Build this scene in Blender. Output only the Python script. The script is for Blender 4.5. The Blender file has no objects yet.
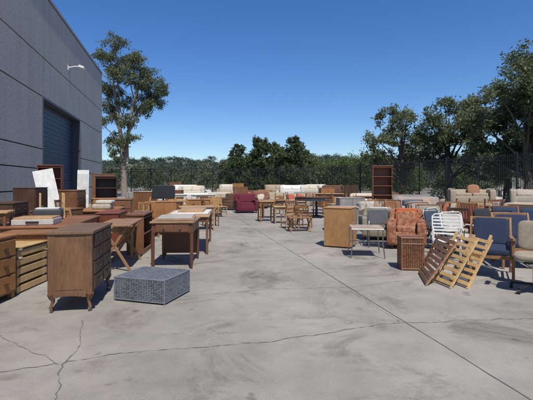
import bpy, math, random
import numpy as np
from mathutils import Vector, Matrix, Euler
random.seed(7); rng=np.random.default_rng(11)
R=math.radians
S=bpy.context.scene
COL=S.collection
# ---------------------------------------------------------------- materials
def newmat(name):
    m=bpy.data.materials.new(name); m.use_nodes=True
    nt=m.node_tree; b=nt.nodes['Principled BSDF']; return m,nt,b
def ramp(nt,fac,stops):
    r=nt.nodes.new('ShaderNodeValToRGB'); e=r.color_ramp.elements
    while len(e)<len(stops): e.new(0.5)
    for i,(p,c) in enumerate(stops):
        e[i].position=p; e[i].color=(c[0],c[1],c[2],1)
    nt.links.new(fac,r.inputs[0]); return r.outputs[0]
def noise(nt,scale,detail=4,vec=None,rough=.55):
    n=nt.nodes.new('ShaderNodeTexNoise'); n.inputs['Scale'].default_value=scale
    n.inputs['Detail'].default_value=detail; n.inputs['Roughness'].default_value=rough
    if vec is not None: nt.links.new(vec,n.inputs['Vector'])
    return n
def bump(nt,b,h,strength=.3,dist=.01):
    n=nt.nodes.new('ShaderNodeBump'); n.inputs['Strength'].default_value=strength; n.inputs['Distance'].default_value=dist
    nt.links.new(h,n.inputs['Height']); nt.links.new(n.outputs[0],b.inputs['Normal'])
def mixm(nt,a,bb,f):
    x=nt.nodes.new('ShaderNodeMixRGB'); x.blend_type='MULTIPLY'; x.inputs[0].default_value=f
    nt.links.new(a,x.inputs[1]); nt.links.new(bb,x.inputs[2]); return x.outputs[0]
def mul(c,k): return tuple(min(1,x*k) for x in c)
_c={}
def wood(c,rough=.42,sc=1.0):
    key=('w',c,rough)
    if key in _c: return _c[key]
    m,nt,b=newmat('wood')
    tc=nt.nodes.new('ShaderNodeTexCoord'); mp=nt.nodes.new('ShaderNodeMapping')
    mp.inputs['Scale'].default_value=(7,7,0.7); mp.inputs['Rotation'].default_value=(.06,.04,0)
    nt.links.new(tc.outputs['Object'],mp.inputs[0])
    n=noise(nt,8,7,mp.outputs[0],.75); n.inputs['Distortion'].default_value=1.2
    out=ramp(nt,n.outputs[0],[(.3,mul(c,.55)),(.5,c),(.7,mul(c,1.3))])
    n2=noise(nt,2.2,5,tc.outputs['Object'],.7)
    o=mixm(nt,out,ramp(nt,n2.outputs[0],[(.35,(.6,.6,.6)),(.65,(1,1,1))]),.6)
    nt.links.new(o,b.inputs['Base Color'])
    nt.links.new(ramp(nt,n2.outputs[0],[(.3,(rough-.1,)*3),(.7,(rough+.25,)*3)]),b.inputs['Roughness'])
    bump(nt,b,n.outputs[0],.12,.003)
    _c[key]=m; return m
def fabric(c,c2=None,sc=8):
    key=('f',c,c2,sc)
    if key in _c: return _c[key]
    m,nt,b=newmat('fabric')
    tc=nt.nodes.new('ShaderNodeTexCoord')
    n=noise(nt,sc*2,5,tc.outputs['Object'])
    nt.links.new(ramp(nt,n.outputs[0],[(.4,mul(c,.9)),(.6,c2 or mul(c,1.06))]),b.inputs['Base Color'])
    b.inputs['Roughness'].default_value=.95
    n3=noise(nt,4,3,tc.outputs['Object']); bump(nt,b,n3.outputs[0],.3,.03)
    _c[key]=m; return m
def plain(c,rough=.5,metal=0):
    key=('p',c,rough,metal)
    if key in _c: return _c[key]
    m,nt,b=newmat('paint')
    tc=nt.nodes.new('ShaderNodeTexCoord')
    n=noise(nt,6,5,tc.outputs['Object'])
    nt.links.new(ramp(nt,n.outputs[0],[(.3,mul(c,.8)),(.7,mul(c,1.08))]),b.inputs['Base Color'])
    b.inputs['Roughness'].default_value=rough; b.inputs['Metallic'].default_value=metal
    _c[key]=m; return m
TAN=(.47,.28,.13); PINE=(.58,.38,.17); ORG=(.33,.15,.05); BRN=(.19,.085,.038); DRK=(.075,.036,.02); RED=(.18,.05,.025)
WHITE=plain((.78,.77,.74)); BLACK=plain((.015,.015,.017)); STEEL=plain((.4,.4,.4),.35,1); GREY=plain((.3,.3,.31))
# ---------------------------------------------------------------- mesh builder
class B:
    def __init__(s): s.v=[];s.f=[];s.mi=[];s.sm=[];s.mats=[]
    def _m(s,m):
        if m not in s.mats: s.mats.append(m)
        return s.mats.index(m)
    def add(s,vs,fs,m,smooth=False):
        o=len(s.v); s.v+= [tuple(x) for x in vs]; k=s._m(m)
        for f in fs: s.f.append(tuple(i+o for i in f)); s.mi.append(k); s.sm.append(smooth)
    def hexa(s,p,m): s.add(p,[(0,3,2,1),(4,5,6,7),(0,1,5,4),(1,2,6,5),(2,3,7,6),(3,0,4,7)],m)
    def box(s,c,z,m,rot=None):
        a,b,d=z[0]/2,z[1]/2,z[2]/2
        p=[Vector(q) for q in [(-a,-b,-d),(a,-b,-d),(a,b,-d),(-a,b,-d),(-a,-b,d),(a,-b,d),(a,b,d),(-a,b,d)]]
        if rot: 
            M=Euler([R(x) for x in rot]).to_matrix(); p=[M@q for q in p]
        c=Vector(c); s.hexa([q+c for q in p],m)
    def bb(s,x0,x1,y0,y1,z0,z1,m): s.box(((x0+x1)/2,(y0+y1)/2,(z0+z1)/2),(x1-x0,y1-y0,z1-z0),m)
    def beam(s,p1,p2,w,h,m,up=(0,0,1)):
        p1=Vector(p1);p2=Vector(p2);d=(p2-p1).normalized();u=Vector(up)
        if abs(d.dot(u))>.98:u=Vector((0,1,0))
        a=d.cross(u).normalized()*w/2; b=a.cross(d).normalized()*h/2
        s.hexa([p1-a-b,p1+a-b,p1+a+b,p1-a+b,p2-a-b,p2+a-b,p2+a+b,p2-a+b],m)
    def tube(s,pts,rs,m,n=8):
        pts=[Vector(p) for p in pts]
        if not isinstance(rs,(list,tuple)): rs=[rs]*len(pts)
        vs=[];ref=Vector((.13,.97,.21))
        for i,p in enumerate(pts):
            d=(pts[min(i+1,len(pts)-1)]-pts[max(i-1,0)]).normalized()
            a=d.cross(ref).normalized(); b=d.cross(a)
            for k in range(n):
                t=2*math.pi*k/n; vs.append(p+(a*math.cos(t)+b*math.sin(t))*rs[i])
        fs=[]
        for i in range(len(pts)-1):
            for k in range(n):
                fs.append((i*n+k,i*n+(k+1)%n,(i+1)*n+(k+1)%n,(i+1)*n+k))
        s.add(vs,fs,m,True)
        s.add(vs[:n],[tuple(range(n))],m); s.add(vs[-n:],[tuple(range(n))],m)
    def soft(s,c,z,m,rot=None,e=.4,nu=28,nv=14):
        f=lambda w,q: math.copysign(abs(w)**q,w)
        vs=[];M=Euler([R(x) for x in rot]).to_matrix() if rot else Matrix.Identity(3); c=Vector(c)
        ph=random.uniform(0,6)
        for j in range(nv+1):
            v=-math.pi/2+math.pi*j/nv
            for i in range(nu):
                u=2*math.pi*i/nu
                q=Vector((f(math.cos(v),e)*f(math.cos(u),e)*z[0]/2,f(math.cos(v),e)*f(math.sin(u),e)*z[1]/2,f(math.sin(v),e)*z[2]/2))
                q*=1+.012*math.sin(3*u+ph)*math.cos(v)
                vs.append(M@q+c)
        fs=[(j*nu+i,j*nu+(i+1)%nu,(j+1)*nu+(i+1)%nu,(j+1)*nu+i) for j in range(nv) for i in range(nu)]
        s.add(vs,fs,m,True)
    def done(s,name,loc=(0,0,0),rot=0,bevel=.006,parent=None,rx=0,ry=0):
        me=bpy.data.meshes.new(name); me.from_pydata(s.v,[],s.f)
        for m in s.mats: me.materials.append(m)
        me.polygons.foreach_set('material_index',s.mi); me.polygons.foreach_set('use_smooth',s.sm); me.update()
        o=bpy.data.objects.new(name,me); COL.objects.link(o)
        if len(loc)==2: loc=(loc[0],loc[1],0)
        o.location=loc; o.rotation_euler=(R(rx),R(ry),R(rot))
        if bevel:
            b=o.modifiers.new('b','BEVEL'); b.width=bevel; b.segments=2; b.limit_method='ANGLE'; b.angle_limit=R(60)
        if parent: o.parent=parent
        return o
# ---------------------------------------------------------------- furniture types (front = local -Y)
def drawers(name,loc,rot,w,d,h,n=3,cols=1,c=BRN,leg=.08,topc=None,knob=(.25,.17,.06)):
    m=wood(c); t=wood(topc or mul(c,1.15)); k=B()
    k.bb(-w/2,w/2,-d/2,d/2,leg,h-.03,m); k.bb(-w/2-.015,w/2+.015,-d/2-.02,d/2+.01,h-.03,h,t)
    for sx in(-1,1):
        for sy in(-1,1): k.box((sx*(w/2-.04),sy*(d/2-.04),leg/2),(.06,.06,leg),m)
    fh=(h-.03-leg-.04)/n; fw=(w-.04)/cols; mf=wood(mul(c,1.12))
    for i in range(n):
        for j in range(cols):
            x0=-w/2+.02+j*fw; z0=leg+.02+i*fh
            k.bb(x0+.012,x0+fw-.012,-d/2-.02,-d/2,z0+.012,z0+fh-.012,mf)
            for q in ((.3,.7) if fw>.5 else (.5,)):
                k.box((x0+fw*q,-d/2-.03,z0+fh/2),(.08,.02,.015),plain(knob,.3,1))
    return k.done(name,loc,rot)
def table(name,loc,rot,w,d,h,c=BRN,topc=None,apron=.09,leg=.05,top=.03,bar=False,ry=0):
    m=wood(c); t=wood(topc or c); k=B()
    k.bb(-w/2,w/2,-d/2,d/2,h-top,h,t)
    a=.05
    if apron:
        for sy in(-1,1): k.box((0,sy*(d/2-a),h-top-apron/2),(w-2*a-leg,.02,apron),m)
        for sx in(-1,1): k.box((sx*(w/2-a),0,h-top-apron/2),(.02,d-2*a-leg,apron),m)
    for sx in(-1,1):
        for sy in(-1,1): k.beam((sx*(w/2-a),sy*(d/2-a),0),(sx*(w/2-a),sy*(d/2-a),h-top),leg,leg,m)
        if bar: k.box((sx*(w/2-a),0,.15),(.025,d-2*a-leg,.04),m)
    return k.done(name,loc,rot,ry=ry)
def dchair(name,loc,rot,c=BRN,seat=None,h=.9,arms=False,vert=False):
    m=wood(c); k=B(); w=.42;d=.42;sh=.45
    for sx in(-1,1):
        k.beam((sx*w/2,-d/2,0),(sx*w/2,-d/2,sh),.035,.035,m)
        k.beam((sx*w/2,d/2+.04,0),(sx*w/2,d/2,sh),.035,.035,m); k.beam((sx*w/2,d/2,sh),(sx*w/2,d/2+.1,h),.035,.035,m)
        k.beam((sx*w/2,-d/2,.2),(sx*w/2,d/2,.2),.02,.03,m)
        if arms:
            k.beam((sx*w/2,-d/2,sh),(sx*w/2,-d/2,.66),.03,.03,m); k.beam((sx*w/2,-d/2-.02,.67),(sx*w/2,d/2+.05,.67),.05,.025,m)
    k.bb(-w/2-.01,w/2+.01,-d/2-.02,d/2+.01,sh-.02,sh+.01,m)
    if seat: k.soft((0,0,sh+.035),(w,d,.08),seat)
    yy=lambda z: d/2+.1*(z-sh)/(h-sh)
    if vert:
        for z in(.56,h-.04): k.beam((-w/2,yy(z),z),(w/2,yy(z),z),.02,.06,m)
        for i in range(5): k.beam((-w/2+w*(i+1)/6,yy(.56),.56),(-w/2+w*(i+1)/6,yy(h-.05),h-.05),.025,.012,m)
    else:
        for z in (.58,.7,.82): 
            if z<h: k.beam((-w/2,yy(z),z),(w/2,yy(z),z),.02,.07,m)
    return k.done(name,loc,rot)
def sofa(name,loc,rot,w=1.9,c=(.4,.33,.24),n=2,pil=None,h=.82,c2=None,d=.9,legc=DRK):
    m=fabric(c,c2); k=B(); aw=.2
    k.soft((0,.02,.24),(w-.1,d-.08,.3),m,e=.15)
    k.soft((0,d/2-.14,h/2+.1),(w-.06,.26,h-.16),m,rot=(-8,0,0),e=.2)
    for s in(-1,1):
        k.soft((s*(w/2-aw/2),-.02,.36),(aw,d-.04,.54),m,e=.22); k.tube([(s*(w/2-aw/2),-d/2+.03,.57),(s*(w/2-aw/2),d/2-.08,.57)],.1,m,14)
    sw=(w-2*aw)/n
    for i in range(n):
        x=-w/2+aw+sw*(i+.5)
        k.soft((x,-.06,.42),(sw-.01,d-.28,.17),m,e=.25); k.soft((x,d/2-.27,h-.22),(sw-.02,.2,.4),m,rot=(-14,0,0),e=.3)
    for sx in(-1,1):
        for sy in(-1,1): k.tube([(sx*(w/2-.12),sy*(d/2-.12),0),(sx*(w/2-.12),sy*(d/2-.12),.12)],[.02,.03],wood(legc))
    if pil:
        for q in range(n): 
            if random.random()<.7: k.soft((random.uniform(-.35,.35)*(w-.5),-.02,.62),(.42,.15,.38),pil,rot=(-22,random.uniform(-20,20),random.uniform(-20,20)),e=.6)
    return k.done(name,loc,rot,bevel=0)
def woodarm(name,loc,rot,c=ORG,fab=(.02,.035,.08),h=.92,w=.6):
    m=wood(c); f=fabric(fab); k=B(); d=.56
    for s in(-1,1):
        x=s*w/2
        k.beam((x,-d/2,0),(x,-d/2,.6),.04,.045,m); k.beam((x,d/2+.1,0),(x,d/2-.03,.42),.04,.045,m); k.beam((x,d/2-.03,.42),(x,d/2+.16,h),.035,.045,m)
        k.beam((x,-d/2-.05,.615),(x,d/2+.05,.6),.06,.028,m); k.beam((x,-d/2,.33),(x,d/2,.3),.025,.055,m); k.beam((x,-d/2,.14),(x,d/2+.05,.14),.02,.03,m)
    k.box((0,-d/2,.34),(w,.03,.06),m); k.box((0,d/2-.02,.3),(w,.03,.06),m); k.beam((-w/2,d/2+.155,h-.02),(w/2,d/2+.155,h-.02),.03,.05,m)
    k.soft((0,-.03,.42),(w-.06,d-.02,.11),f,rot=(3,0,0),e=.22)
    k.soft((0,d/2+.02,.68),(w-.07,.09,.44),f,rot=(-20,0,0),e=.22)
    return k.done(name,loc,rot)
def officechair(name,loc,rot,fab=(.02,.03,.06),base=BLACK,arms=True,h=1.0):
    f=fabric(fab); k=B()
    for i in range(5):
        a=i*2*math.pi/5+.3; p=(math.cos(a)*.3,math.sin(a)*.3,.075)
        k.beam((0,0,.11),p,.045,.03,base); k.tube([(p[0]-.02,p[1],.03),(p[0]+.02,p[1],.03)],.03,BLACK,10)
    k.tube([(0,0,.09),(0,0,.42)],.028,STEEL,10); k.box((0,0,.41),(.25,.25,.04),BLACK)
    k.soft((0,-.01,.48),(.5,.48,.1),f,e=.4); k.beam((0,.2,.43),(0,.3,.62),.06,.02,BLACK)
    k.soft((0,.27,.74),(.44,.08,.42),f,rot=(-8,0,0),e=.4)
    if arms:
        for s in(-1,1):
            k.tube([(s*.2,0,.42),(s*.28,0,.45),(s*.29,.0,.66)],.016,BLACK); k.box((s*.29,-.02,.68),(.06,.26,.03),BLACK)
    return k.done(name,loc,rot)
def metalchair(name,loc,rot,m=WHITE,seat=None):
    k=B(); w=.5
    for s in(-1,1):
        x=s*w/2
        k.tube([(x,-.25,0),(x,-.25,.4),(x,-.22,.6),(x,-.15,.64),(x,.15,.64),(x,.22,.6)],.012,m)
        k.tube([(x,.28,0),(x,.2,.42),(x,.3,.84),(x*.8,.32,.88)],.012,m)
        k.tube([(x,-.25,.42),(x,.2,.4)],.012,m)
    k.tube([(-w*.4,.32,.88),(w*.4,.32,.88)],.012,m); k.tube([(-w/2,-.25,.42),(w/2,-.25,.42)],.012,m)
    sm=seat or m
    if seat: k.soft((0,-.02,.44),(w-.03,.46,.06),seat); k.soft((0,.25,.67),(w-.03,.04,.36),seat,rot=(-11,0,0),e=.25)
    else:
        for i in range(7): k.box((0,-.21+i*.065,.42),(w,.04,.008),sm)
        for i in range(6): k.box((0,.22+i*.014,.52+i*.06),(w,.008,.03),sm)
    return k.done(name,loc,rot,bevel=0)
def bookcase(name,loc,rot,w,d,h,n=4,c=RED,rx=0):
    m=wood(c); k=B(); t=.025
    k.bb(-w/2,-w/2+t,-d/2,d/2,0,h,m); k.bb(w/2-t,w/2,-d/2,d/2,0,h,m); k.bb(-w/2+t,w/2-t,d/2-.015,d/2-.003,0,h-.002,m)
    k.bb(-w/2-.02,w/2+.02,-d/2-.02,d/2+.01,h,h+.04,m)
    for i in range(n+1):
        z=.06+(h-.12)*i/n; k.bb(-w/2+t,w/2-t,-d/2+.003,d/2-.015,z,z+t,m)
    k.bb(-w/2+t,w/2-t,-d/2+.004,-d/2+.02,0,.06,m)
    return k.done(name,loc,rot,rx=rx)
def cupboard(name,loc,rot,w,d,h,c=ORG,side=None,leg=0.03):
    m=wood(c); k=B(); k.bb(-w/2,w/2,-d/2,d/2,leg,h-.025,m); k.bb(-w/2-.012,w/2+.012,-d/2-.02,d/2+.01,h-.025,h,wood(mul(c,1.2)))
    k.bb(-w/2+.03,w/2-.03,-d/2+.03,d/2-.03,0,leg,wood(DRK))
    for s in (-1,1):
        x0=0 if s>0 else -w/2+.01; x1=w/2-.01 if s>0 else 0
        k.bb(x0+.004,x1-.004,-d/2-.018,-d/2,leg+.02,h-.045,wood(mul(c,1.08)))
        k.tube([(s*.035,-d/2-.018,h*.6),(s*.035,-d/2-.045,h*.6)],.014,STEEL)
    return k.done(name,loc,rot)
def crate(name,loc,rot,w,d,h,c=PINE,n=4):
    m=wood(c); k=B()
    for sx in(-1,1):
        for sy in(-1,1): k.bb(sx*(w/2-.02)-.02,sx*(w/2-.02)+.02,sy*(d/2-.02)-.02,sy*(d/2-.02)+.02,0,h,m)
    g=h/n
    for i in range(n):
        z=g*i+g/2
        for s in(-1,1):
            k.box((0,s*(d/2+.011),z),(w,.018,g*.72),m); k.box((s*(w/2+.011),0,z),(.018,d+.06,g*.72),m)
    k.box((0,0,.03),(w-.05,d-.05,.02),m); k.box((0,0,h+.012),(w+.06,d+.06,.02),m)
    return k.done(name,loc,rot)
def weave(k,o,ux,uy,nu,nv,W,H,m1,m2,th=.006):
    o=Vector(o);ux=Vector(ux);uy=Vector(uy);nn=ux.cross(uy).normalized()
    cw=W/nu;ch=H/nv
    for i in range(nu):
        for j in range(nv):
            c=o+ux*(cw*(i+.5))+uy*(ch*(j+.5)); hor=(i+j)%2==0
            a=ux*(cw*(.5 if hor else .36)); b=uy*(ch*(.36 if hor else .5))
            z0=nn*0; z1=nn*th; a2=a*(.8 if hor else 1); b2=b*(1 if hor else .8)
            p=[c-a-b+z0,c+a-b+z0,c+a+b+z0,c-a+b+z0,c-a2-b2+z1,c+a2-b2+z1,c+a2+b2+z1,c-a2+b2+z1]
            k.hexa(p,m1 if random.random()<.75 else m2)
def wickerbox(name,loc,rot,w,d,h,m1,m2,core,cell=.028,lid=True,foot=.02,rim=None,rr=.013):
    k=B(); e=.012; rim=rim or m2
    k.bb(-w/2+e,w/2-e,-d/2+e,d/2-e,foot,h-e,core)
    nu=int(w/cell);nd=int(d/cell);nh=int((h-foot)/cell*1.7); x=w/2-e;y=d/2-e;H=h-e-foot
    weave(k,(-x,-y,foot),(1,0,0),(0,0,1),nu,nh,2*x,H,m1,m2); weave(k,(x,y,foot),(-1,0,0),(0,0,1),nu,nh,2*x,H,m1,m2)
    weave(k,(x,-y,foot),(0,1,0),(0,0,1),nd,nh,2*y,H,m1,m2); weave(k,(-x,y,foot),(0,-1,0),(0,0,1),nd,nh,2*y,H,m1,m2)
    weave(k,(-x,-y,h-e),(1,0,0),(0,1,0),nu,nd*2,2*x,2*y,m1,m2)
    for a,b in(((-x,-y),(x,-y)),((x,-y),(x,y)),((x,y),(-x,y)),((-x,y),(-x,-y))):
        for z in ((foot+.005,h-e)+((h*.8,) if lid else ())): k.tube([(a[0],a[1],z),(b[0],b[1],z)],rr,rim,8)
        k.tube([(a[0],a[1],0),(a[0],a[1],h-e)],rr,rim,8)
    return k.done(name,loc,rot,bevel=0)
def slatpanel(name,p,n,c,legs=None,gap=.74):
    BL,BR,TR,TL=[Vector(q) for q in p]; m=wood(c); k=B(); up=(BR-BL).cross(TL-BL).normalized()
    k.beam(BL,TL,.035,.025,m,up); k.beam(BR,TR,.035,.025,m,up)
    for i in range(n):
        t=(i+.6)/n*.97; a=BL.lerp(TL,t)+up*.02; b=BR.lerp(TR,t)+up*.02
        k.beam(a,b,(TL-BL).length/n*gap,.015,m,up)
    for l in legs or (): k.beam(l[0],l[1],.03,.04,m)
    return k.done(name,(0,0,0),0,bevel=.003)
# ---------------------------------------------------------------- world & camera
W=bpy.data.worlds.new('World'); S.world=W; W.use_nodes=True; nt=W.node_tree
sky=nt.nodes.new('ShaderNodeTexSky'); sky.sky_type='NISHITA'; sky.sun_disc=False
EL=60; SH=Vector((-.27,.963,0)).normalized()     # SH: direction shadows fall
sky.sun_elevation=R(EL); sky.sun_rotation=math.atan2(-SH.x,-SH.y)
sky.altitude=200; sky.air_density=1.0; sky.dust_density=.3; sky.ozone_density=6.0
hs=nt.nodes.new('ShaderNodeHueSaturation'); hs.inputs['Saturation'].default_value=1.2; hs.inputs['Hue'].default_value=.508; nt.links.new(sky.outputs[0],hs.inputs['Color'])
bg=nt.nodes['Background']; bg.inputs[1].default_value=.132; nt.links.new(hs.outputs[0],bg.inputs[0])
L=bpy.data.lights.new('sun','SUN'); L.energy=5.0; L.angle=R(.5); L.color=(1,.95,.86)
lo=bpy.data.objects.new('sun',L); COL.objects.link(lo)
d=Vector((SH.x*math.cos(R(EL)),SH.y*math.cos(R(EL)),-math.sin(R(EL))))
lo.rotation_euler=d.to_track_quat('-Z','Y').to_euler(); lo.location=(0,-10,30)
cam=bpy.data.cameras.new('camera'); co=bpy.data.objects.new('camera',cam); COL.objects.link(co)
co.location=(0,0,1.5); co.rotation_euler=(R(90),0,0); cam.sensor_width=36; cam.lens=36*400/533; cam.shift_y=-18/533
cam.clip_end=4000; cam.clip_start=.05; S.camera=co
S.view_settings.view_transform='Standard'; S.view_settings.look='None'; S.view_settings.exposure=0
# ---------------------------------------------------------------- ground
m,nt,b=newmat('pavement'); tc=nt.nodes.new('ShaderNodeTexCoord'); v=tc.outputs['Object']
n1=noise(nt,.35,6,v,.6); n2=noise(nt,2.4,8,v,.72); n3=noise(nt,130,4,v,.8)
base=ramp(nt,n1.outputs[0],[(.3,(.31,.29,.255)),(.7,(.415,.385,.34))])
o=mixm(nt,base,ramp(nt,n2.outputs[0],[(.35,(.68,.68,.68)),(.58,(1,1,1))]),.6)
o=mixm(nt,o,ramp(nt,n3.outputs[0],[(.4,(.4,.4,.4)),(.6,(1.0,1.0,1.0))]),.55)
n4=noise(nt,.9,9,v,.75); n4.inputs['Distortion'].default_value=.8
o=mixm(nt,o,ramp(nt,n4.outputs[0],[(.34,(.5,.48,.455)),(.48,(1,1,1))]),.85)
n5=noise(nt,3.1,3,v,.5)
o=mixm(nt,o,ramp(nt,n5.outputs[0],[(.27,(.4,.39,.38)),(.33,(1,1,1))]),.65)
n6=noise(nt,.17,5,v,.6)
o=mixm(nt,o,ramp(nt,n6.outputs[0],[(.4,(.78,.77,.75)),(.55,(1,1,1))]),.7)
nt.links.new(o,b.inputs['Base Color']); b.inputs['Roughness'].default_value=.9; bump(nt,b,n3.outputs[0],.35,.003)
k=B(); k.add([(-1500,-300,0),(1500,-300,0),(1500,2500,0),(-1500,2500,0)],[(0,1,2,3)],m); k.done('ground',bevel=0)
crk=plain((.13,.125,.115),.95)
def ribbon(k,pts,w,jit,step=.04):
    P=[]
    for a,bq in zip(pts[:-1],pts[1:]):
        a=Vector((*a,0));c=Vector((*bq,0)); n=max(2,int((c-a).length/step))
        for i in range(n): P.append(a.lerp(c,i/n))
    P.append(c); off=0; vs=[]
    for i,p in enumerate(P):
        off=off*.95+random.uniform(-jit,jit); dd=(P[min(i+1,len(P)-1)]-P[max(i-1,0)]).normalized(); nn=Vector((-dd.y,dd.x,0))
        ww=w*random.uniform(.1,1.3)/2 if jit>.002 else w/2*random.uniform(.6,1.1)
        q=p+nn*off; vs+=[q-nn*ww+Vector((0,0,.004)),q+nn*ww+Vector((0,0,.004))]
    k.add(vs,[(2*i,2*i+2,2*i+3,2*i+1) for i in range(len(P)-1)],crk)
th=R(12.3); DX,DY=-math.sin(th),math.cos(th)
def yard(t,a): return (DX*t+DY*a, DY*t-DX*a)
k=B()
ribbon(k,[yard(.3,2.36),yard(40,2.36)],.011,.0015)
ribbon(k,[yard(.3,9.4),yard(30,9.4)],.011,.0015)
ribbon(k,[(-3.0,2.9),(-2.10,3.16),(-1.27,3.47),(0,3.73),(1.43,4.29),(2.94,4.41),(4.2,4.5)],.008,.014)
ribbon(k,[(-1.4,2.4),(-1.46,2.75),(-1.69,3.28),(-1.72,3.68),(-1.97,4.35)],.010,.014)
ribbon(k,[(-1.69,3.28),(-2.6,3.9),(-3.5,4.1)],.005,.014)
ribbon(k,[yard(7.2,-1.2),yard(7.5,.6),yard(7.4,2.36)],.006,.012)
ribbon(k,[(1.43,4.29),(1.2,5.4),(1.0,6.6),(.2,8.8)],.004,.014)
ribbon(k,[yard(5.3,-.6),yard(5.45,1),yard(5.3,2.36),yard(5.6,4)],.006,.012)
ribbon(k,[yard(11.5,-1.5),yard(11.3,2.36),yard(11.7,6)],.008,.012)
k.done('pavement_cracks',bevel=0)
# ---------------------------------------------------------------- building
m,nt,b=newmat('stucco'); tc=nt.nodes.new('ShaderNodeTexCoord'); v=tc.outputs['Object']
n1=noise(nt,9,9,v,.85); n2=noise(nt,.5,5,v)
mp=nt.nodes.new('ShaderNodeMapping'); mp.inputs['Scale'].default_value=(2.2,1,.12); nt.links.new(v,mp.inputs[0]); n3=noise(nt,1,5,mp.outputs[0],.6)
x=ramp(nt,n1.outputs[0],[(.36,(.30,.29,.272)),(.64,(.56,.54,.505))])
o=mixm(nt,x,ramp(nt,n2.outputs[0],[(.3,(.78,.78,.78)),(.7,(1,1,1))]),.5)
o=mixm(nt,o,ramp(nt,n3.outputs[0],[(.35,(.72,.72,.72)),(.55,(1,1,1))]),.4)
nt.links.new(o,b.inputs['Base Color']); b.inputs['Roughness'].default_value=.95; bump(nt,b,n1.outputs[0],.7,.025); STU=m
bld=bpy.data.objects.new('warehouse_building',None); COL.objects.link(bld); bld.location=(DY*-6.1,-DX*-6.1,0); bld.rotation_euler=(0,0,R(102.3))
dark=plain((.05,.052,.055),.9)
k=B(); k.bb(-8,20,.05,14,0,10.2,dark); k.bb(27,34.4,.05,14,0,10.2,dark); k.bb(20,27,.05,14,5.4,10.2,dark); k.bb(20,27,1.5,14,0,5.4,dark); k.done('wall_core',parent=bld,bevel=0)
k=B(); zs=[0,1.15,2.1,3.0,5.4,7.2,10.15]; ts=[-8,1,8,14.5,20,27,34.4]
for i in range(len(ts)-1):
    for j in range(len(zs)-1):
        if ts[i]==20 and zs[j]<5.3: continue
        g=.025; k.bb(ts[i]+g*.3,ts[i+1]-g*.3,0,.05,zs[j]+g,zs[j+1]-g,STU)
k.done('wall_panels',parent=bld,bevel=.008)
k=B(); k.bb(-8.05,34.45,-.04,.35,10.2,10.34,plain((.33,.33,.34))); k.done('parapet_cap',parent=bld)
navy=plain((.035,.05,.095),.45)
k=B(); n=46
for i in range(n):
    z=5.4*i/n; k.bb(20.1,26.9,.40+.02*(i%2),.46,z+.004,z+5.4/n-.004,navy)
k.bb(20.1,26.9,.46,.5,0,5.4,navy); k.done('roller_door',parent=bld,bevel=.012)
k=B(); fr=plain((.06,.065,.08)); k.bb(20,20.1,-.03,.5,0,5.4,fr); k.bb(26.9,27,-.03,.5,0,5.4,fr); k.bb(20.1,26.9,-.03,.38,5.3,5.4,fr); k.done('door_frame',parent=bld)
k=B(); k.tube([(24.3,0,7.9),(24.3,-.35,8.0),(24.3,-.6,8.0)],.03,WHITE); k.box((24.3,-.72,7.97),(.36,.28,.12),WHITE,(18,0,0)); k.box((24.3,-.02,7.9),(.2,.03,.25),WHITE); k.done('flood_light',parent=bld)
# ---------------------------------------------------------------- fence
def fence(name,p,q,h=3.0,sp=.125):
    k=B(); p=Vector((*p,0));q=Vector((*q,0)); Ln=(q-p).length; dd=(q-p)/Ln
    for z in(.2,h-.35,h-.12): k.beam(p+Vector((0,0,z)),q+Vector((0,0,z)),.035,.04,BLACK)
    for i in range(int(Ln/sp)):
        c=p+dd*i*sp; k.beam(c+Vector((0,0,.08)),c+Vector((0,0,h)),.022,.022,BLACK,dd)
    for i in range(int(Ln/2.4)+1):
        c=p+dd*i*2.4; k.beam(c,c+Vector((0,0,h+.08)),.075,.075,BLACK,dd)
    k.done(name,bevel=0)
fence('metal_fence',(16.5,12),(6,40)); fence('metal_fence',(6,40),(-26,47))
# ---------------------------------------------------------------- vegetation
def leafmat(name,c1,c2,c3,tr=.35):
    m,nt,b=newmat(name); g=nt.nodes.new('ShaderNodeNewGeometry'); tc=nt.nodes.new('ShaderNodeTexCoord')
    n=noise(nt,.6,3,tc.outputs['Object'])
    mt=nt.nodes.new('ShaderNodeMath'); mt.operation='ADD'; nt.links.new(g.outputs['Random Per Island'],mt.inputs[0]); nt.links.new(n.outputs[0],mt.inputs[1])
    mm=nt.nodes.new('ShaderNodeMath'); mm.operation='MULTIPLY'; mm.inputs[1].default_value=.5; nt.links.new(mt.outputs[0],mm.inputs[0])
    col=ramp(nt,mm.outputs[0],[(.2,c1),(.5,c2),(.8,c3)])
    nt.links.new(col,b.inputs['Base Color']); b.inputs['Roughness'].default_value=.55
    b.inputs['Specular IOR Level'].default_value=.3
    t=nt.nodes.new('ShaderNodeBsdfTranslucent'); nt.links.new(col,t.inputs[0]); mx=nt.nodes.new('ShaderNodeMixShader'); mx.inputs[0].default_value=tr
    nt.links.new(b.outputs[0],mx.inputs[1]); nt.links.new(t.outputs[0],mx.inputs[2]); nt.links.new(mx.outputs[0],nt.nodes['Material Output'].inputs[0])
    return m
LF=leafmat('foliage_eucalyptus',(.065,.085,.04),(.125,.15,.068),(.2,.22,.11))
LD=leafmat('foliage_dark',(.035,.055,.022),(.07,.10,.04),(.125,.155,.07))
LO=leafmat('foliage_olive',(.075,.095,.042),(.135,.16,.075),(.21,.22,.12))
LG=leafmat('foliage_green',(.06,.10,.03),(.11,.16,.05),(.17,.22,.08))
BARK=plain((.26,.21,.17),.9); BARKD=plain((.11,.08,.06),.9)
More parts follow.
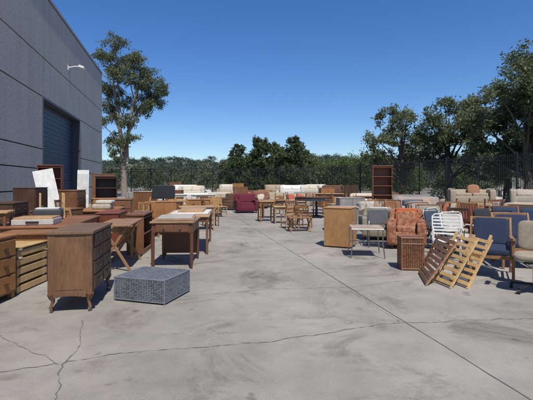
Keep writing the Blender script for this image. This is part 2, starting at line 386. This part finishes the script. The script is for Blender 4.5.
def leaves(clumps,leaf,dens,droop=.3):
    out=[]
    for (x,y,z,rx,rz) in clumps:
        n=int(dens*rx*rx*(rz/rx)**.5)
        ns=max(6,int(11*rx)); u=rng.normal(size=(ns,3)); u/=np.linalg.norm(u,axis=1)[:,None]; u*=rng.uniform(.3,1.05,(ns,1))
        idx=rng.integers(0,ns,n); q=u[idx]+rng.normal(scale=.2,size=(n,3))
        P=q*np.array([rx,rx,rz])+np.array([x,y,z])
        a=rng.normal(size=(n,3)); a[:,2]-=droop; a/=np.linalg.norm(a,axis=1)[:,None]
        b=np.cross(a,rng.normal(size=(n,3))); b/=np.linalg.norm(b,axis=1)[:,None]
        l=leaf*rng.uniform(.6,1.3,(n,1)); w=l*.42
        out.append(np.stack([P-a*l,P+b*w*.9-a*l*.1,P+a*l,P-b*w*.9+a*l*.1],1).reshape(-1,3))
    return np.concatenate(out)
def tree(name,clumps,limbs,lm,bark,leaf=.14,dens=420,droop=.3):
    k=B()
    for pts,rs in limbs: k.tube(pts,rs,bark,9)
    V=leaves(clumps,leaf,dens,droop); nv=len(k.v); nf=len(k.f)
    me=bpy.data.meshes.new(name)
    nq=len(V)//4
    F=k.f+[(nv+4*i,nv+4*i+1,nv+4*i+2,nv+4*i+3) for i in range(nq)]
    me.from_pydata(k.v+V.tolist(),[],F); me.materials.append(bark); me.materials.append(lm)
    me.polygons.foreach_set('material_index',[0]*nf+[1]*nq); me.update()
    o=bpy.data.objects.new(name,me); COL.objects.link(o); return o
bx,by=-14.2,40
cl=[(106,54,1.0),(118,46,1.0),(126,56,1.1),(97,52,.8),(93,68,.8),(110,66,1.1),(136,64,1.1),(131,78,1.1),(152,84,1.2),(161,90,.9),(146,96,1.2),(100,86,1.0),(112,90,1.1),(124,104,1.0),(139,108,1.0),(151,106,.8),(105,108,1.0),(114,120,1.0),(128,122,.9),(108,138,.9),(120,145,.9),(132,138,.8),(118,157,.8),(104,124,.8),(146,72,.9),(156,100,.8),(120,78,.9),(140,86,.9)]
C=[((x-266.5)*.1,40+random.uniform(-1.6,1.6),(182-y)*.1+1.5,r*1.1,r*.85) for x,y,r in cl]
limbs=[([(bx,by,-.1),(bx-.1,by,2.5),(bx-.25,by,5),(bx-.6,by,8),(bx-1.2,by+.3,11),(bx-1.3,by+.3,13.5)],[.34,.27,.22,.17,.1,.03]),
 ([(bx-.1,by,2.5),(bx+.4,by-.2,6),(bx+.9,by-.2,9),(bx+1.6,by,12),(bx+1.5,by,13.5)],[.2,.18,.14,.09,.03])]
for c in C[::1]:
    z=max(2.5,c[2]-2.2); sx=bx-.3*(z/6) if c[0]<bx+.2 else bx+.9*(z/9)
    limbs.append(([(sx,by,z),((sx+c[0])/2,(by+c[1])/2,(z+c[2])/2+.2),c[:3]],[.08,.05,.02]))
tree('eucalyptus_tree',C,limbs,LF,BARK,.115,1000,.9)
def bigtree(name,x,y,outline,lm,r=1.5,base=2.2,dens=420,leaf=.17,skip=.05):
    C=[]
    for dx,top in outline:
        z=top-r*.8
        while z>base:
            rr=r*random.uniform(.65,1.15)
            if random.random()>skip: C.append((x+dx+random.uniform(-.5,.5),y+random.uniform(-1.8,1.8),z+random.uniform(-.3,.3),rr,rr*.8))
            z-=rr*1.05
    limbs=[([(x,y,-.1),(x+.1,y,base*.6),(x-.1,y,base+1),(x,y,max(o[1] for o in outline)-2)],[.3,.24,.18,.05])]
    for c in C[::2]: limbs.append(([(x,y,max(1.6,c[2]*.5)),((x+c[0])/2,(y+c[1])/2,c[2]*.8),c[:3]],[.1,.06,.02]))
    return tree(name,C,limbs,lm,BARKD,leaf,dens)
bigtree('eucalyptus_tree',11.2,33,[(-1.9,6.2),(-.9,7.8),(.4,8.2),(1.6,7.4)],LO,1.2,2.9,750,.13)
bigtree('eucalyptus_tree',14.6,32,[(-1.6,7.6),(-.2,8.6),(1.2,8.6),(2.4,8.0)],LF,1.25,2.4,750,.13)
bigtree('eucalyptus_tree',17.4,29,[(-1.8,8.0),(-.5,8.9),(.8,9.2),(2.0,9.0)],LO,1.25,2.2,750,.13)
bigtree('eucalyptus_tree',16.6,25.5,[(-2.2,8.0),(-1.1,9.2),(0,10.0),(1.1,10.6),(2.2,10.8)],LF,1.25,2.4,750,.13)
bigtree('eucalyptus_tree',19.6,26,[(-1.2,10.6),(0,11.4),(1.6,11.6),(3,11)],LF,1.4,2.5,600,.14)
def conif(name,x,y,h,w,lm=LD):
    C=[]
    z=.8
    while z<h-.4:
        f=1-(z/h)**2.2; rr=w*(.4+.6*f)
        for i in range(4): C.append((x+random.uniform(-.75,.75)*rr,y+random.uniform(-.6,.6)*rr,z,rr*.55,rr*.5))
        z+=rr*.5
    return tree(name,C,[([(x,y,0),(x,y,h-.5)],[.2,.04])],lm,BARKD,.18,420)
conif('pine_tree',-3.9,56,6.8,1.9); conif('pine_tree',-.9,57,8.3,2.2,LD); conif('pine_tree',1.4,58,7.4,2.1,LO); conif('pine_tree',3.4,56,8.0,2.2,LD); conif('pine_tree',5.6,58,6.2,2.0,LO); conif('pine_tree',-6.0,60,4.8,1.6,LO)
C=[];C2=[]
x=-42
while x<36:
    if x<-7: top=random.uniform(2.6,4.4)
    elif x<5: top=random.uniform(3.4,4.4)
    else: top=random.uniform(4.6,6.0)
    r=random.uniform(.9,1.6); y=random.uniform(62,74)
    for z in ((top-r*.8,1.2) if x<-7 else (top-r*.8,top*.5,1.0)): (C2 if (x>5 and random.random()<.7) else C).append((x,y,max(.6,z),r*1.2,r))
    x+=random.uniform(.9,2.0) if x<-7 else random.uniform(.8,1.4)
tree('distant_trees',C,[([(-8,66,0),(-8,66,2)],[.2,.1])],LO,BARKD,.2,260)
tree('distant_trees',C2,[([(12,66,0),(12,66,3)],[.2,.1])],LG,BARKD,.2,260)
C=[]
t=0
while t<1:
    C.append((18.8-8.8*t+random.uniform(-.7,.7),14+22*t,random.uniform(.4,1.1),random.uniform(.7,1.1),random.uniform(.6,1.1))); t+=.05
tree('hedge',C,[([(14,24,0),(14,24,1)],[.1,.1])],LD,BARKD,.12,420)
# hill with scattered trees
def hh(X,s): return (14.2+1.6*math.sin(X*.021+1)+1.0*math.sin(X*.07)+.5*math.sin(X*.31))*s
C=[]
for i in range(900):
    Y=104+146*random.random()**.8; X=random.uniform(-.62,.8)*Y; s=(Y-100)/150; rr=random.uniform(1.2,2.7)
    C.append((X,Y,hh(X,s)+rr*.45,rr*1.2,rr*.85))
HZ=leafmat('foliage_hazy',(.05,.075,.055),(.08,.11,.078),(.13,.15,.11))
tree('hillside_trees',C,[([(-8,120,0),(-8,120,2)],[.2,.1])],HZ,BARKD,.42,60)
m,nt,b=newmat('hillside'); tc=nt.nodes.new('ShaderNodeTexCoord'); n=noise(nt,.12,9,tc.outputs['Object'],.8)
nt.links.new(ramp(nt,n.outputs[0],[(.38,(.06,.08,.055)),(.5,(.10,.11,.075)),(.66,(.22,.19,.13))]),b.inputs['Base Color']); b.inputs['Roughness'].default_value=1
k=B(); nx,ny=140,16; vs=[]
for j in range(ny):
    for i in range(nx):
        X=-360+720*i/(nx-1); Y=100+j*10; s=j/(ny-1)
        vs.append((X,Y,hh(X,s)+random.uniform(-.2,.2)*s-(.4 if j==0 else 0)))
k.add(vs,[(j*nx+i,j*nx+i+1,(j+1)*nx+i+1,(j+1)*nx+i) for j in range(ny-1) for i in range(nx-1)],m,True); k.done('hill',bevel=0)
# ================================================================ FURNITURE
k=B(); m=wood((.17,.085,.042)); md=wood((.08,.045,.028)); w,dd,h=.47,1.0,.93
k.bb(-w/2,w/2,-dd/2,dd/2,.22,h-.03,m); k.bb(-w/2-.02,w/2+.02,-dd/2-.02,dd/2+.02,h-.03,h,wood((.19,.11,.065)))
for sx in(-1,1):
    for sy in(-1,1):
        X,Y=sx*(w/2-.03),sy*(dd/2-.03); k.beam((X,Y,.21),(X,Y,h-.03),.07,.07,m)
        q=lambda o: (X+sx*o,Y+sy*o)
        k.tube([(*q(.012),.045),(*q(.004),.08),(*q(-.012),.12),(*q(.0),.17),(*q(.008),.215)],[.02,.017,.02,.033,.042],m,12)
        k.tube([(X-.012,Y,.026),(X+.012,Y,.026)],.026,plain((.3,.25,.15),.3,1),12); k.tube([(*q(.01),.03),(*q(.01),.05)],.012,STEEL)
for i in range(4):
    z=.25+i*.162
    for y0,y1 in((-dd/2+.09,-.02),(.02,dd/2-.09)):
        k.bb(w/2,w/2+.018,y0,y1,z,z+.147,md); k.box((w/2+.03,(y0+y1)/2,z+.08),(.02,.09,.018),plain((.3,.22,.1),.3,1))
k.bb(-w/2+.09,w/2-.09,-dd/2-.004,-dd/2,.26,h-.07,wood((.19,.095,.045)))
for i in range(8):
    t=(i+.5)/8*2-1; k.box((t*(w/2-.06),-dd/2-.001,.215-.02*abs(t)**2),(.05,.02,.05),m)
k.done('sewing_machine_cabinet',(-2.34,5.09),9.4,bevel=.007)
wk1=plain((.165,.18,.205),.5); wk2=plain((.11,.12,.14),.5)
wickerbox('wicker_coffee_table',(-1.49,5.27),-17,.74,.66,.31,wk1,wk2,plain((.03,.03,.035)),.036,False,rim=wk1,rr=.009)
drawers('chest_of_drawers',(-3.68,4.86),90,.75,.8,.82,3,1,ORG)
crate('slatted_wooden_crate',(-3.56,5.68),0,.45,.66,.6,PINE,5)
table('dining_table',(-4.05,7.5),10,1.3,2.2,.78,ORG,(.26,.11,.05)); 
table('wooden_desk',(-3.6,6.4),10,.9,.9,.74,BRN,(.26,.12,.055),apron=.16)
k=B(); k.soft((0,0,.1),(.5,.36,.2),plain((.05,.05,.055)),e=.2); k.bb(-.2,.2,-.13,.12,.2,.215,WHITE); k.done('printer',(-4.2,7.7,.79),20,bevel=0)
k=B(); k.bb(-.32,.32,-.25,.25,0,.09,plain((.5,.48,.44))); k.bb(-.3,.3,-.23,.23,.09,.12,wood(TAN)); k.bb(-.1,.1,-.27,-.25,.03,.06,BLACK); k.done('storage_box',(-3.95,6.9,.785),12)
table('side_table',(-4.5,6.6,.0),20,.5,.5,1.02,BRN,TAN,leg=.04)
drawers('dresser',(-5.0,9.6),80,1.2,.5,.85,3,2,BRN); drawers('dresser',(-3.7,9.6),100,1.1,.5,.8,3,2,RED)
table('side_table',(-2.95,8.1),10,.6,.6,.62,TAN,TAN)
table('dining_table',(-4.6,11.2),12,1.0,1.8,.76,BRN,ORG)
k=B(); k.soft((0,0,.07),(.5,.4,.14),fabric((.4,.36,.3)),e=.3); k.soft((.06,.03,.19),(.45,.38,.1),fabric((.5,.46,.4)),e=.3); k.done('cushion_pile',(-4.5,11,.76),5,bevel=0)
dchair('dining_chair',(-4.3,8.9),160,TAN,h=.95,vert=True); dchair('dining_chair',(-3.2,10.9),30,ORG,h=.95,vert=True); dchair('dining_chair',(-5.1,10.4),100,BRN,h=1.05,vert=True)
k0=dchair('upturned_chair',(-4.4,8.2,1.27),15,PINE,h=.85,vert=True); k0.rotation_euler=(R(180),0,R(30))
cupboard('wardrobe',(-6.6,11.2),100,.9,.55,1.35,DRK); drawers('chest_of_drawers',(-5.8,9.0),100,.8,.5,1.05,4,1,DRK)
drawers('tall_dresser',(-6.1,12.6),100,1.0,.5,1.25,5,1,BRN)
bookcase('bookcase',(-7.5,13.9),15,.75,.35,2.05,5,RED)
k=B(); k.bb(-.3,.3,-.02,.02,0,1.95,WHITE); k.bb(-.33,.33,-.03,-.021,.0,.06,WHITE); k.done('white_door_panel',(-6.95,13.2,.0),25,ry=-12,rx=-6)
k=B(); k.bb(-.22,.22,-.02,.02,0,2.0,WHITE); k.bb(-.2,.2,-.026,-.021,.1,.9,plain((.6,.6,.58))); k.bb(-.2,.2,-.026,-.021,1.0,1.85,plain((.6,.6,.58))); k.done('white_door_panel',(-7.5,16.3,0),15,rx=-6)
cupboard('wardrobe',(-7.0,17.2),20,.9,.6,1.85,BRN); bookcase('bookcase',(-6.4,16),18,.8,.35,1.7,4,DRK)
cupboard('kitchen_cabinet',(-5.5,13.6),30,.8,.5,.95,ORG); drawers('dresser',(-4.9,13),15,1.0,.5,.95,3,2,BRN)
k=B(); m=wood((.30,.16,.075)); k.bb(-.28,.28,-.6,.6,.76,.79,wood((.33,.18,.09)))
for y in(-.5,.5):
    k.beam((-.26,y,0),(.2,y,.76),.03,.045,m); k.beam((.26,y,0),(-.2,y,.76),.03,.045,m)
k.beam((-.24,-.5,.05),(-.24,.5,.05),.03,.03,m); k.beam((0,-.5,.38),(0,.5,.38),.03,.03,m); k.done('folding_table',(-2.62,7.2),8)
bookcase('low_bookshelf',(-2.75,8.7),95,.9,.35,.8,2,BRN)
k=B(); mr=wood((.14,.055,.028)); w,dd,h=.76,1.0,.82
k.bb(-w/2,w/2,-dd/2,dd/2,h-.03,h,wood((.34,.2,.11)))
k.bb(-w/2+.03,w/2-.03,-dd/2+.03,dd/2-.03,h-.2,h-.03,mr)
k.bb(-w/2+.1,w/2-.1,-dd/2+.015,-dd/2+.03,h-.18,h-.05,wood((.17,.07,.035)))
for q in(-.14,.14): k.tube([(q,-dd/2+.015,h-.115),(q,-dd/2-.01,h-.115)],.015,STEEL)
for sx in(-1,1):
    for sy in(-1,1):
        X,Y=sx*(w/2-.05),sy*(dd/2-.05); k.tube([(X,Y,0),(X,Y,.08),(X,Y,.1),(X,Y,h-.2)],[.02,.024,.03,.032],mr,10)
k.bb(-w/2+.06,w/2-.06,dd/2-.06,dd/2-.045,.12,h-.2,mr)
k.done('writing_desk',(-1.65,7.35),3)
k=B(); k.bb(-.34,.34,-.42,.42,0,.035,wood((.34,.22,.14))); k.bb(-.3,.3,-.38,.38,.035,.05,plain((.42,.38,.32))); k.done('framed_panel',(-1.66,7.38,.823),8)
table('dining_table',(-1.75,9.15),6,.95,1.9,.8,BRN,TAN)
k=B(); k.bb(-.4,.4,-.6,.6,0,.03,plain((.66,.64,.59))); k.bb(-.28,.28,-.4,.4,.03,.08,wood(TAN)); k.done('table_top_stack',(-1.7,9.2,.803),4)
table('end_table',(-2.4,10.8),10,.6,.6,.6,TAN,TAN); cupboard('cupboard',(-3.0,11.6),20,.7,.5,.95,ORG)
drawers('nightstand',(-3.3,10.2),15,.5,.45,.7,2,1,TAN)
for i,(x,y,c,t) in enumerate([(-2.2,12.6,TAN,0),(-3.3,13.4,BRN,1),(-4.1,15.2,TAN,0),(-2.6,15.2,ORG,1),(-5.0,16.5,BRN,2),(-3.6,17.3,PINE,0),(-2.5,18,TAN,1),(-5.8,19,ORG,0),(-4.6,20,BRN,2)]):
    if t==0: table('wooden_table',(x,y),random.uniform(-15,25),1.1,.75,.74,c,c)
    elif t==1: drawers('dresser',(x,y),random.uniform(-10,30),.9,.45,.85,3,1,c)
    else: cupboard('cupboard',(x,y),random.uniform(-10,30),.8,.5,1.1,c)
k=B(); k.soft((0,0,.3),(.75,.45,.06),BLACK,rot=(86,0,0),e=.15); k.box((0,0,-.0),(.3,.2,.02),BLACK); k.beam((0,0,0),(0,.03,.2),.05,.03,BLACK); k.done('television',(-3.45,13.4,.87),10,bevel=0)
table('white_table',(-4.3,18.2),12,1.4,.8,.95,(.7,.68,.62),(.75,.73,.68)); table('white_table',(-3.1,19.6),12,1.2,.7,.9,(.7,.68,.62),(.75,.73,.68))
for i,(x,y) in enumerate([(-2.7,16.4),(-2.0,17.2),(-3.4,16),(-2.9,14.3),(-4.5,14.4),(-1.9,13.7)]): dchair('dining_chair',(x,y),random.uniform(0,360),random.choice([TAN,PINE,BRN]),h=.95,vert=i%2==0)
k=B()
for i in range(5): k.box((0,0,.1+i*.2),(1.3,.9,.16),plain((.66,.65,.61)) if i%2 else fabric((.52,.5,.46)))
k.done('mattress_stack',(-6.4,22),12,bevel=.03)
cream=(.54,.49,.40); beige=(.36,.29,.2); wht=(.68,.65,.6); gry=(.2,.19,.18); brl=(.12,.06,.035)
PIL=[(.4,.1,.06),(.5,.45,.36),(.08,.1,.16),(.28,.17,.09)]
sofa('sofa',(-4.3,23.5),185,1.9,wht); sofa('sofa',(-3.1,25.5),175,1.9,cream); sofa('sofa',(-5.4,27),190,2.1,cream); sofa('sofa',(-2.6,29),5,2.1,beige)
sofa('armchair',(-1.0,19.6),15,1.1,(.12,.014,.03),1,h=.9); sofa('armchair',(-1.9,21.6),-20,1.0,(.10,.05,.03),1,h=.85)
for i,(x,y,r,w,c,n) in enumerate([(.2,24,10,1.9,beige,2),(-.9,27,20,1.9,brl,2),(1.6,27,0,2.0,cream,2),(.6,31,10,2.1,gry,3),(3.2,30,5,2.1,beige,3),(-.4,23,-10,1.0,(.22,.10,.07),1),(1.6,23,15,1.6,beige,2),(2.6,25.4,-8,1.9,gry,2),(4.4,27,0,2.0,beige,2),(5.6,31,-5,2,brl,2),(-5.5,32,5,2.2,cream,3),(-3.2,34,5,2.2,beige,3),(-8.4,33,15,2.2,beige,3),(-8.8,28,20,2.0,gry,2),(-7.2,25,15,1.9,cream,2),(1.2,35,0,2.2,brl,3),(4.0,35,0,2.2,cream,3)]):
    sofa('sofa' if n>1 else 'armchair',(x,y),r,w,c,n,pil=fabric(random.choice(PIL)),h=random.uniform(.75,.95))
for (x,y,z,r,w,c) in [(-5.5,27,.62,10,1.7,wht),(-3.1,34,.62,5,1.8,cream),(1.7,27.1,.6,0,1.6,wht),(.7,31,.6,8,1.7,beige),(3.2,30.1,.6,5,1.7,cream),(-4.4,23.6,.6,5,1.5,cream),(4.3,35,.6,0,1.8,wht),(4.5,27,.6,-5,1.5,brl)]:
    sofa('stacked_loveseat',(x,y,z),r,w,c,2,h=.66,d=.78)
# wooden pieces among the back rows
for (x,y,r,c,h) in [(-1.6,24.6,10,BRN,1.2),(-.1,25.6,-8,TAN,1.0),(3.6,24,12,ORG,1.15),(-6.6,29,15,BRN,1.5),(5.2,24.6,-8,DRK,1.3),(-2.2,31,5,ORG,1.4)]: cupboard('cupboard',(x,y),r,.85,.5,h,c)
table('side_table',(-.02,15.3),12,.6,.6,.78,ORG,TAN); table('side_table',(.55,14.6),5,.6,.55,.62,TAN,PINE,bar=True); table('wooden_table',(.35,16.8),5,1.1,.7,.75,BRN,ORG)
dchair('dining_chair',(.75,13.0),200,TAN,h=.8); dchair('dining_chair',(1.2,12.9),160,ORG,h=.78); dchair('dining_chair',(.98,13.9),20,BRN,h=.85,vert=True)
k=B(); m=wood(ORG)
for i in range(7): k.box((-.3+i*.1,0,.42),(.085,.5,.018),m)
for s in(-1,1):
    k.beam((s*.3,-.22,0),(s*.3,.22,.41),.03,.04,m); k.beam((s*.3,.22,0),(s*.3,-.22,.41),.03,.04,m)
k.beam((-.3,0,.2),(.3,0,.2),.03,.03,m); k.done('folding_stool',(1.0,12.2),10)
k=B(); k.tube([(0,0,.72),(0,0,.75)],.55,plain((.03,.028,.027)),32); k.tube([(0,0,.05),(0,0,.72)],[.06,.04],BLACK)
for i in range(4):
    a=i*math.pi/2+.4; k.beam((0,0,.12),(math.cos(a)*.38,math.sin(a)*.38,.02),.05,.04,BLACK)
k.done('round_table',(2.1,16.8),0,bevel=0)
table('dining_table',(2.2,19),0,1.7,.9,.78,DRK,DRK); dchair('dining_chair',(1.5,18.0),190,DRK,h=1.0); dchair('dining_chair',(2.3,17.8),170,BRN,h=1.0); table('wooden_table',(3.3,21),-8,1.5,.8,.9,BRN,TAN)
for x,y,r,c in [(3.0,18.2,30,BRN),(3.6,17.2,-20,ORG),(1.3,20,100,BRN),(.5,18.7,200,ORG),(4.2,19.4,60,DRK)]: dchair('dining_chair',(x,y),r,c,fabric((.25,.21,.15)),h=1.0)
cupboard('wooden_cabinet',(1.72,9.35),64,.52,.62,.92,(.42,.22,.09))
table('wooden_table',(2.35,12.3),-5,.9,.7,.75,(.3,.3,.29),(.45,.42,.38)); 
k=B(); k.soft((0,0,.22),(.7,.55,.44),fabric((.2,.2,.2)),e=.15); k.done('ottoman',(3.3,12.9),15,bevel=0)
cupboard('filing_cabinet',(2.95,14.1),5,.9,.5,.95,(.30,.28,.25))
k=B(); w,dd,h=.62,.6,.6; k.bb(-w/2,w/2,-dd/2,dd/2,h-.02,h,wood((.5,.36,.25))); 
for a,bq in(((-1,-1),(1,-1)),((1,-1),(1,1)),((1,1),(-1,1)),((-1,1),(-1,-1))): k.tube([(a[0]*w/2*.98,a[1]*dd/2*.98,h-.03),(bq[0]*w/2*.98,bq[1]*dd/2*.98,h-.03)],.013,WHITE)
for sx in(-1,1):
    for sy in(-1,1): k.tube([(sx*w/2*.95,sy*dd/2*.95,h-.03),(sx*w/2*.95,sy*dd/2*.95,.3),(sx*w/2*1.05,sy*dd/2*1.05,0)],.012,STEEL)
    k.tube([(sx*w/2*.95,-dd/2*.95,.25),(0,0,.32),(-sx*w/2*.95,dd/2*.95,.25)],.008,STEEL)
k.done('metal_leg_table',(2.02,8.15),-6,bevel=0)
bookcase('display_cabinet',(5.25,18.2),-8,.85,.4,2.2,5,(.26,.10,.05))
# --- right side
hb1=wood((.26,.12,.055)); hb2=wood((.17,.075,.035)); wickerbox('wicker_hamper',(2.5,6.95),-8,.38,.38,.56,hb1,hb2,plain((.05,.025,.015)),.035,True,rim=hb1)
slatpanel('slatted_lounge_panel',[(2.50,6.55,0),(2.30,5.78,0),(2.88,6.0,.62),(2.86,6.62,.64)],9,(.24,.12,.06))
slatpanel('folding_chair',[(2.52,5.98,0),(2.58,5.62,0),(3.08,5.82,.68),(3.04,6.2,.69)],8,PINE,[((2.48,6.0,0),(2.98,6.25,.72))],.5)
slatpanel('folding_chair',[(2.74,5.98,0),(2.82,5.62,0),(3.28,5.82,.66),(3.22,6.2,.68)],8,PINE,[((2.86,5.66,0),(3.36,5.98,.7))],.5)
woodarm('wooden_armchair',(3.62,6.45),-28,(.34,.17,.07),(.018,.03,.065),.9,.58)
officechair('office_chair',(3.66,5.45),-35,(.30,.25,.19),BLACK)
woodarm('wooden_armchair',(4.45,7.1),-15,(.33,.16,.06),(.02,.032,.07)); officechair('office_chair',(4.6,8.1),20,(.03,.032,.038)); officechair('office_chair',(5.4,8.0),-20,(.025,.045,.09))
officechair('office_chair',(5.2,7.0),-60,(.02,.022,.03)); dchair('dining_chair',(4.0,8.4),-30,DRK,fabric((.3,.27,.2)),h=.95,vert=True)
metalchair('white_patio_chair',(3.35,7.4),-20,WHITE); metalchair('white_patio_chair',(3.85,7.9),15,WHITE,fabric((.45,.42,.36)))
metalchair('white_patio_chair',(4.1,9.2),40,WHITE); metalchair('patio_chair',(2.62,9.3),-10,STEEL,fabric((.1,.1,.11)))
sofa('upholstered_armchair',(3.2,9.15),-20,.84,(.26,.085,.04),1,h=.84,c2=(.36,.19,.11),d=.8)
k=B(); k.soft((0,.24,.85),(.5,.22,.07),fabric((.42,.11,.04)),e=.4); k.soft((0,.1,.68),(.48,.06,.34),fabric((.42,.11,.04)),rot=(-12,0,0),e=.3); k.done('orange_blanket',(3.2,9.15,.0),-20,bevel=0)
sofa('upholstered_armchair',(2.95,10.6),-15,.8,(.3,.26,.2),1,h=.8)
for (x,y,r,c,fb) in [(4.1,9.9,-10,BRN,(.28,.24,.18)),(4.9,9.7,-30,ORG,(.2,.05,.035)),(4.4,11.0,10,BRN,(.3,.27,.22)),(5.3,11.0,-25,ORG,(.36,.33,.27)),(5.6,9.3,-20,BRN,(.03,.045,.09)),(6.3,9.9,-35,BRN,(.06,.05,.05)),(6.2,11.4,-20,ORG,(.28,.2,.12)),(4.0,12.4,0,DRK,(.24,.11,.07))]:
    woodarm('wooden_armchair',(x,y),r,c,fb)
for i,(x,y,r,c) in enumerate([(3.7,11.2,30,ORG),(4.7,10.4,200,BRN),(5.2,9.9,120,TAN),(5.9,10.5,-40,DRK),(6.9,11.7,10,BRN),(4.6,8.9,70,ORG),(3.2,12.0,-60,TAN),(5.7,12.0,190,BRN)]): dchair('dining_chair',(x,y),r,c,fabric(random.choice([(.3,.27,.2),(.12,.03,.03),(.05,.06,.08)])),h=random.uniform(.9,1.08),arms=i%3==0,vert=i%2==0)
for (x,y,r,c) in [(4.9,12.6,0,(.33,.30,.26)),(5.9,12.8,-20,(.12,.07,.06)),(6.9,12.6,-25,(.3,.25,.19)),(3.5,12.9,25,(.36,.33,.28)),(7.9,12.2,-35,(.36,.34,.3)),(4.4,13.9,0,(.42,.4,.36)),(5.4,14.3,10,(.1,.1,.12)),(6.6,8.9,-50,(.2,.2,.2))]:
    sofa('upholstered_armchair',(x,y),r,.85,c,1,h=.84,c2=mul(c,1.25),pil=fabric(random.choice([(.4,.12,.06),(.45,.4,.33)])))
for (x,y,r,w,c) in [(7.5,10.3,-35,2.0,(.22,.22,.22)),(8.0,11.6,-30,2.0,(.4,.33,.25)),(7.4,14.6,-15,2.0,beige),(9.6,14.4,-30,2.0,(.22,.17,.13)),(6.3,16.6,0,2.0,(.32,.27,.23)),(9,17,-15,2.1,(.45,.41,.35)),(7.0,19.5,-10,2.1,gry),(11.2,15.2,-40,2.0,beige),(5.6,22,0,2.0,cream),(7.0,24,-10,2,brl)]:
    sofa('sofa',(x,y),r,w,c,2,h=.85,pil=fabric((.4,.24,.16)))
for (x,y,z,r,c) in [(7.5,14.7,.6,-15,(.36,.29,.21)),(9.7,14.5,.6,-30,(.42,.36,.29))]: sofa('stacked_loveseat',(x,y,z),r,1.5,c,2,h=.6,pil=fabric((.3,.14,.08)),d=.75)
for (x,y,r) in [(6.6,11.0,40),(3.9,8.9,30),(5.0,8.9,190)]: metalchair('patio_chair',(x,y),r,random.choice([BLACK,STEEL]),fabric(random.choice([(.05,.07,.1),(.25,.23,.2)])))
for (x,y) in [(4.7,16.2),(3.9,15.4),(5.0,20.5)]: table('wooden_table',(x,y),random.uniform(-20,20),1.1,.7,.78,BRN,ORG)
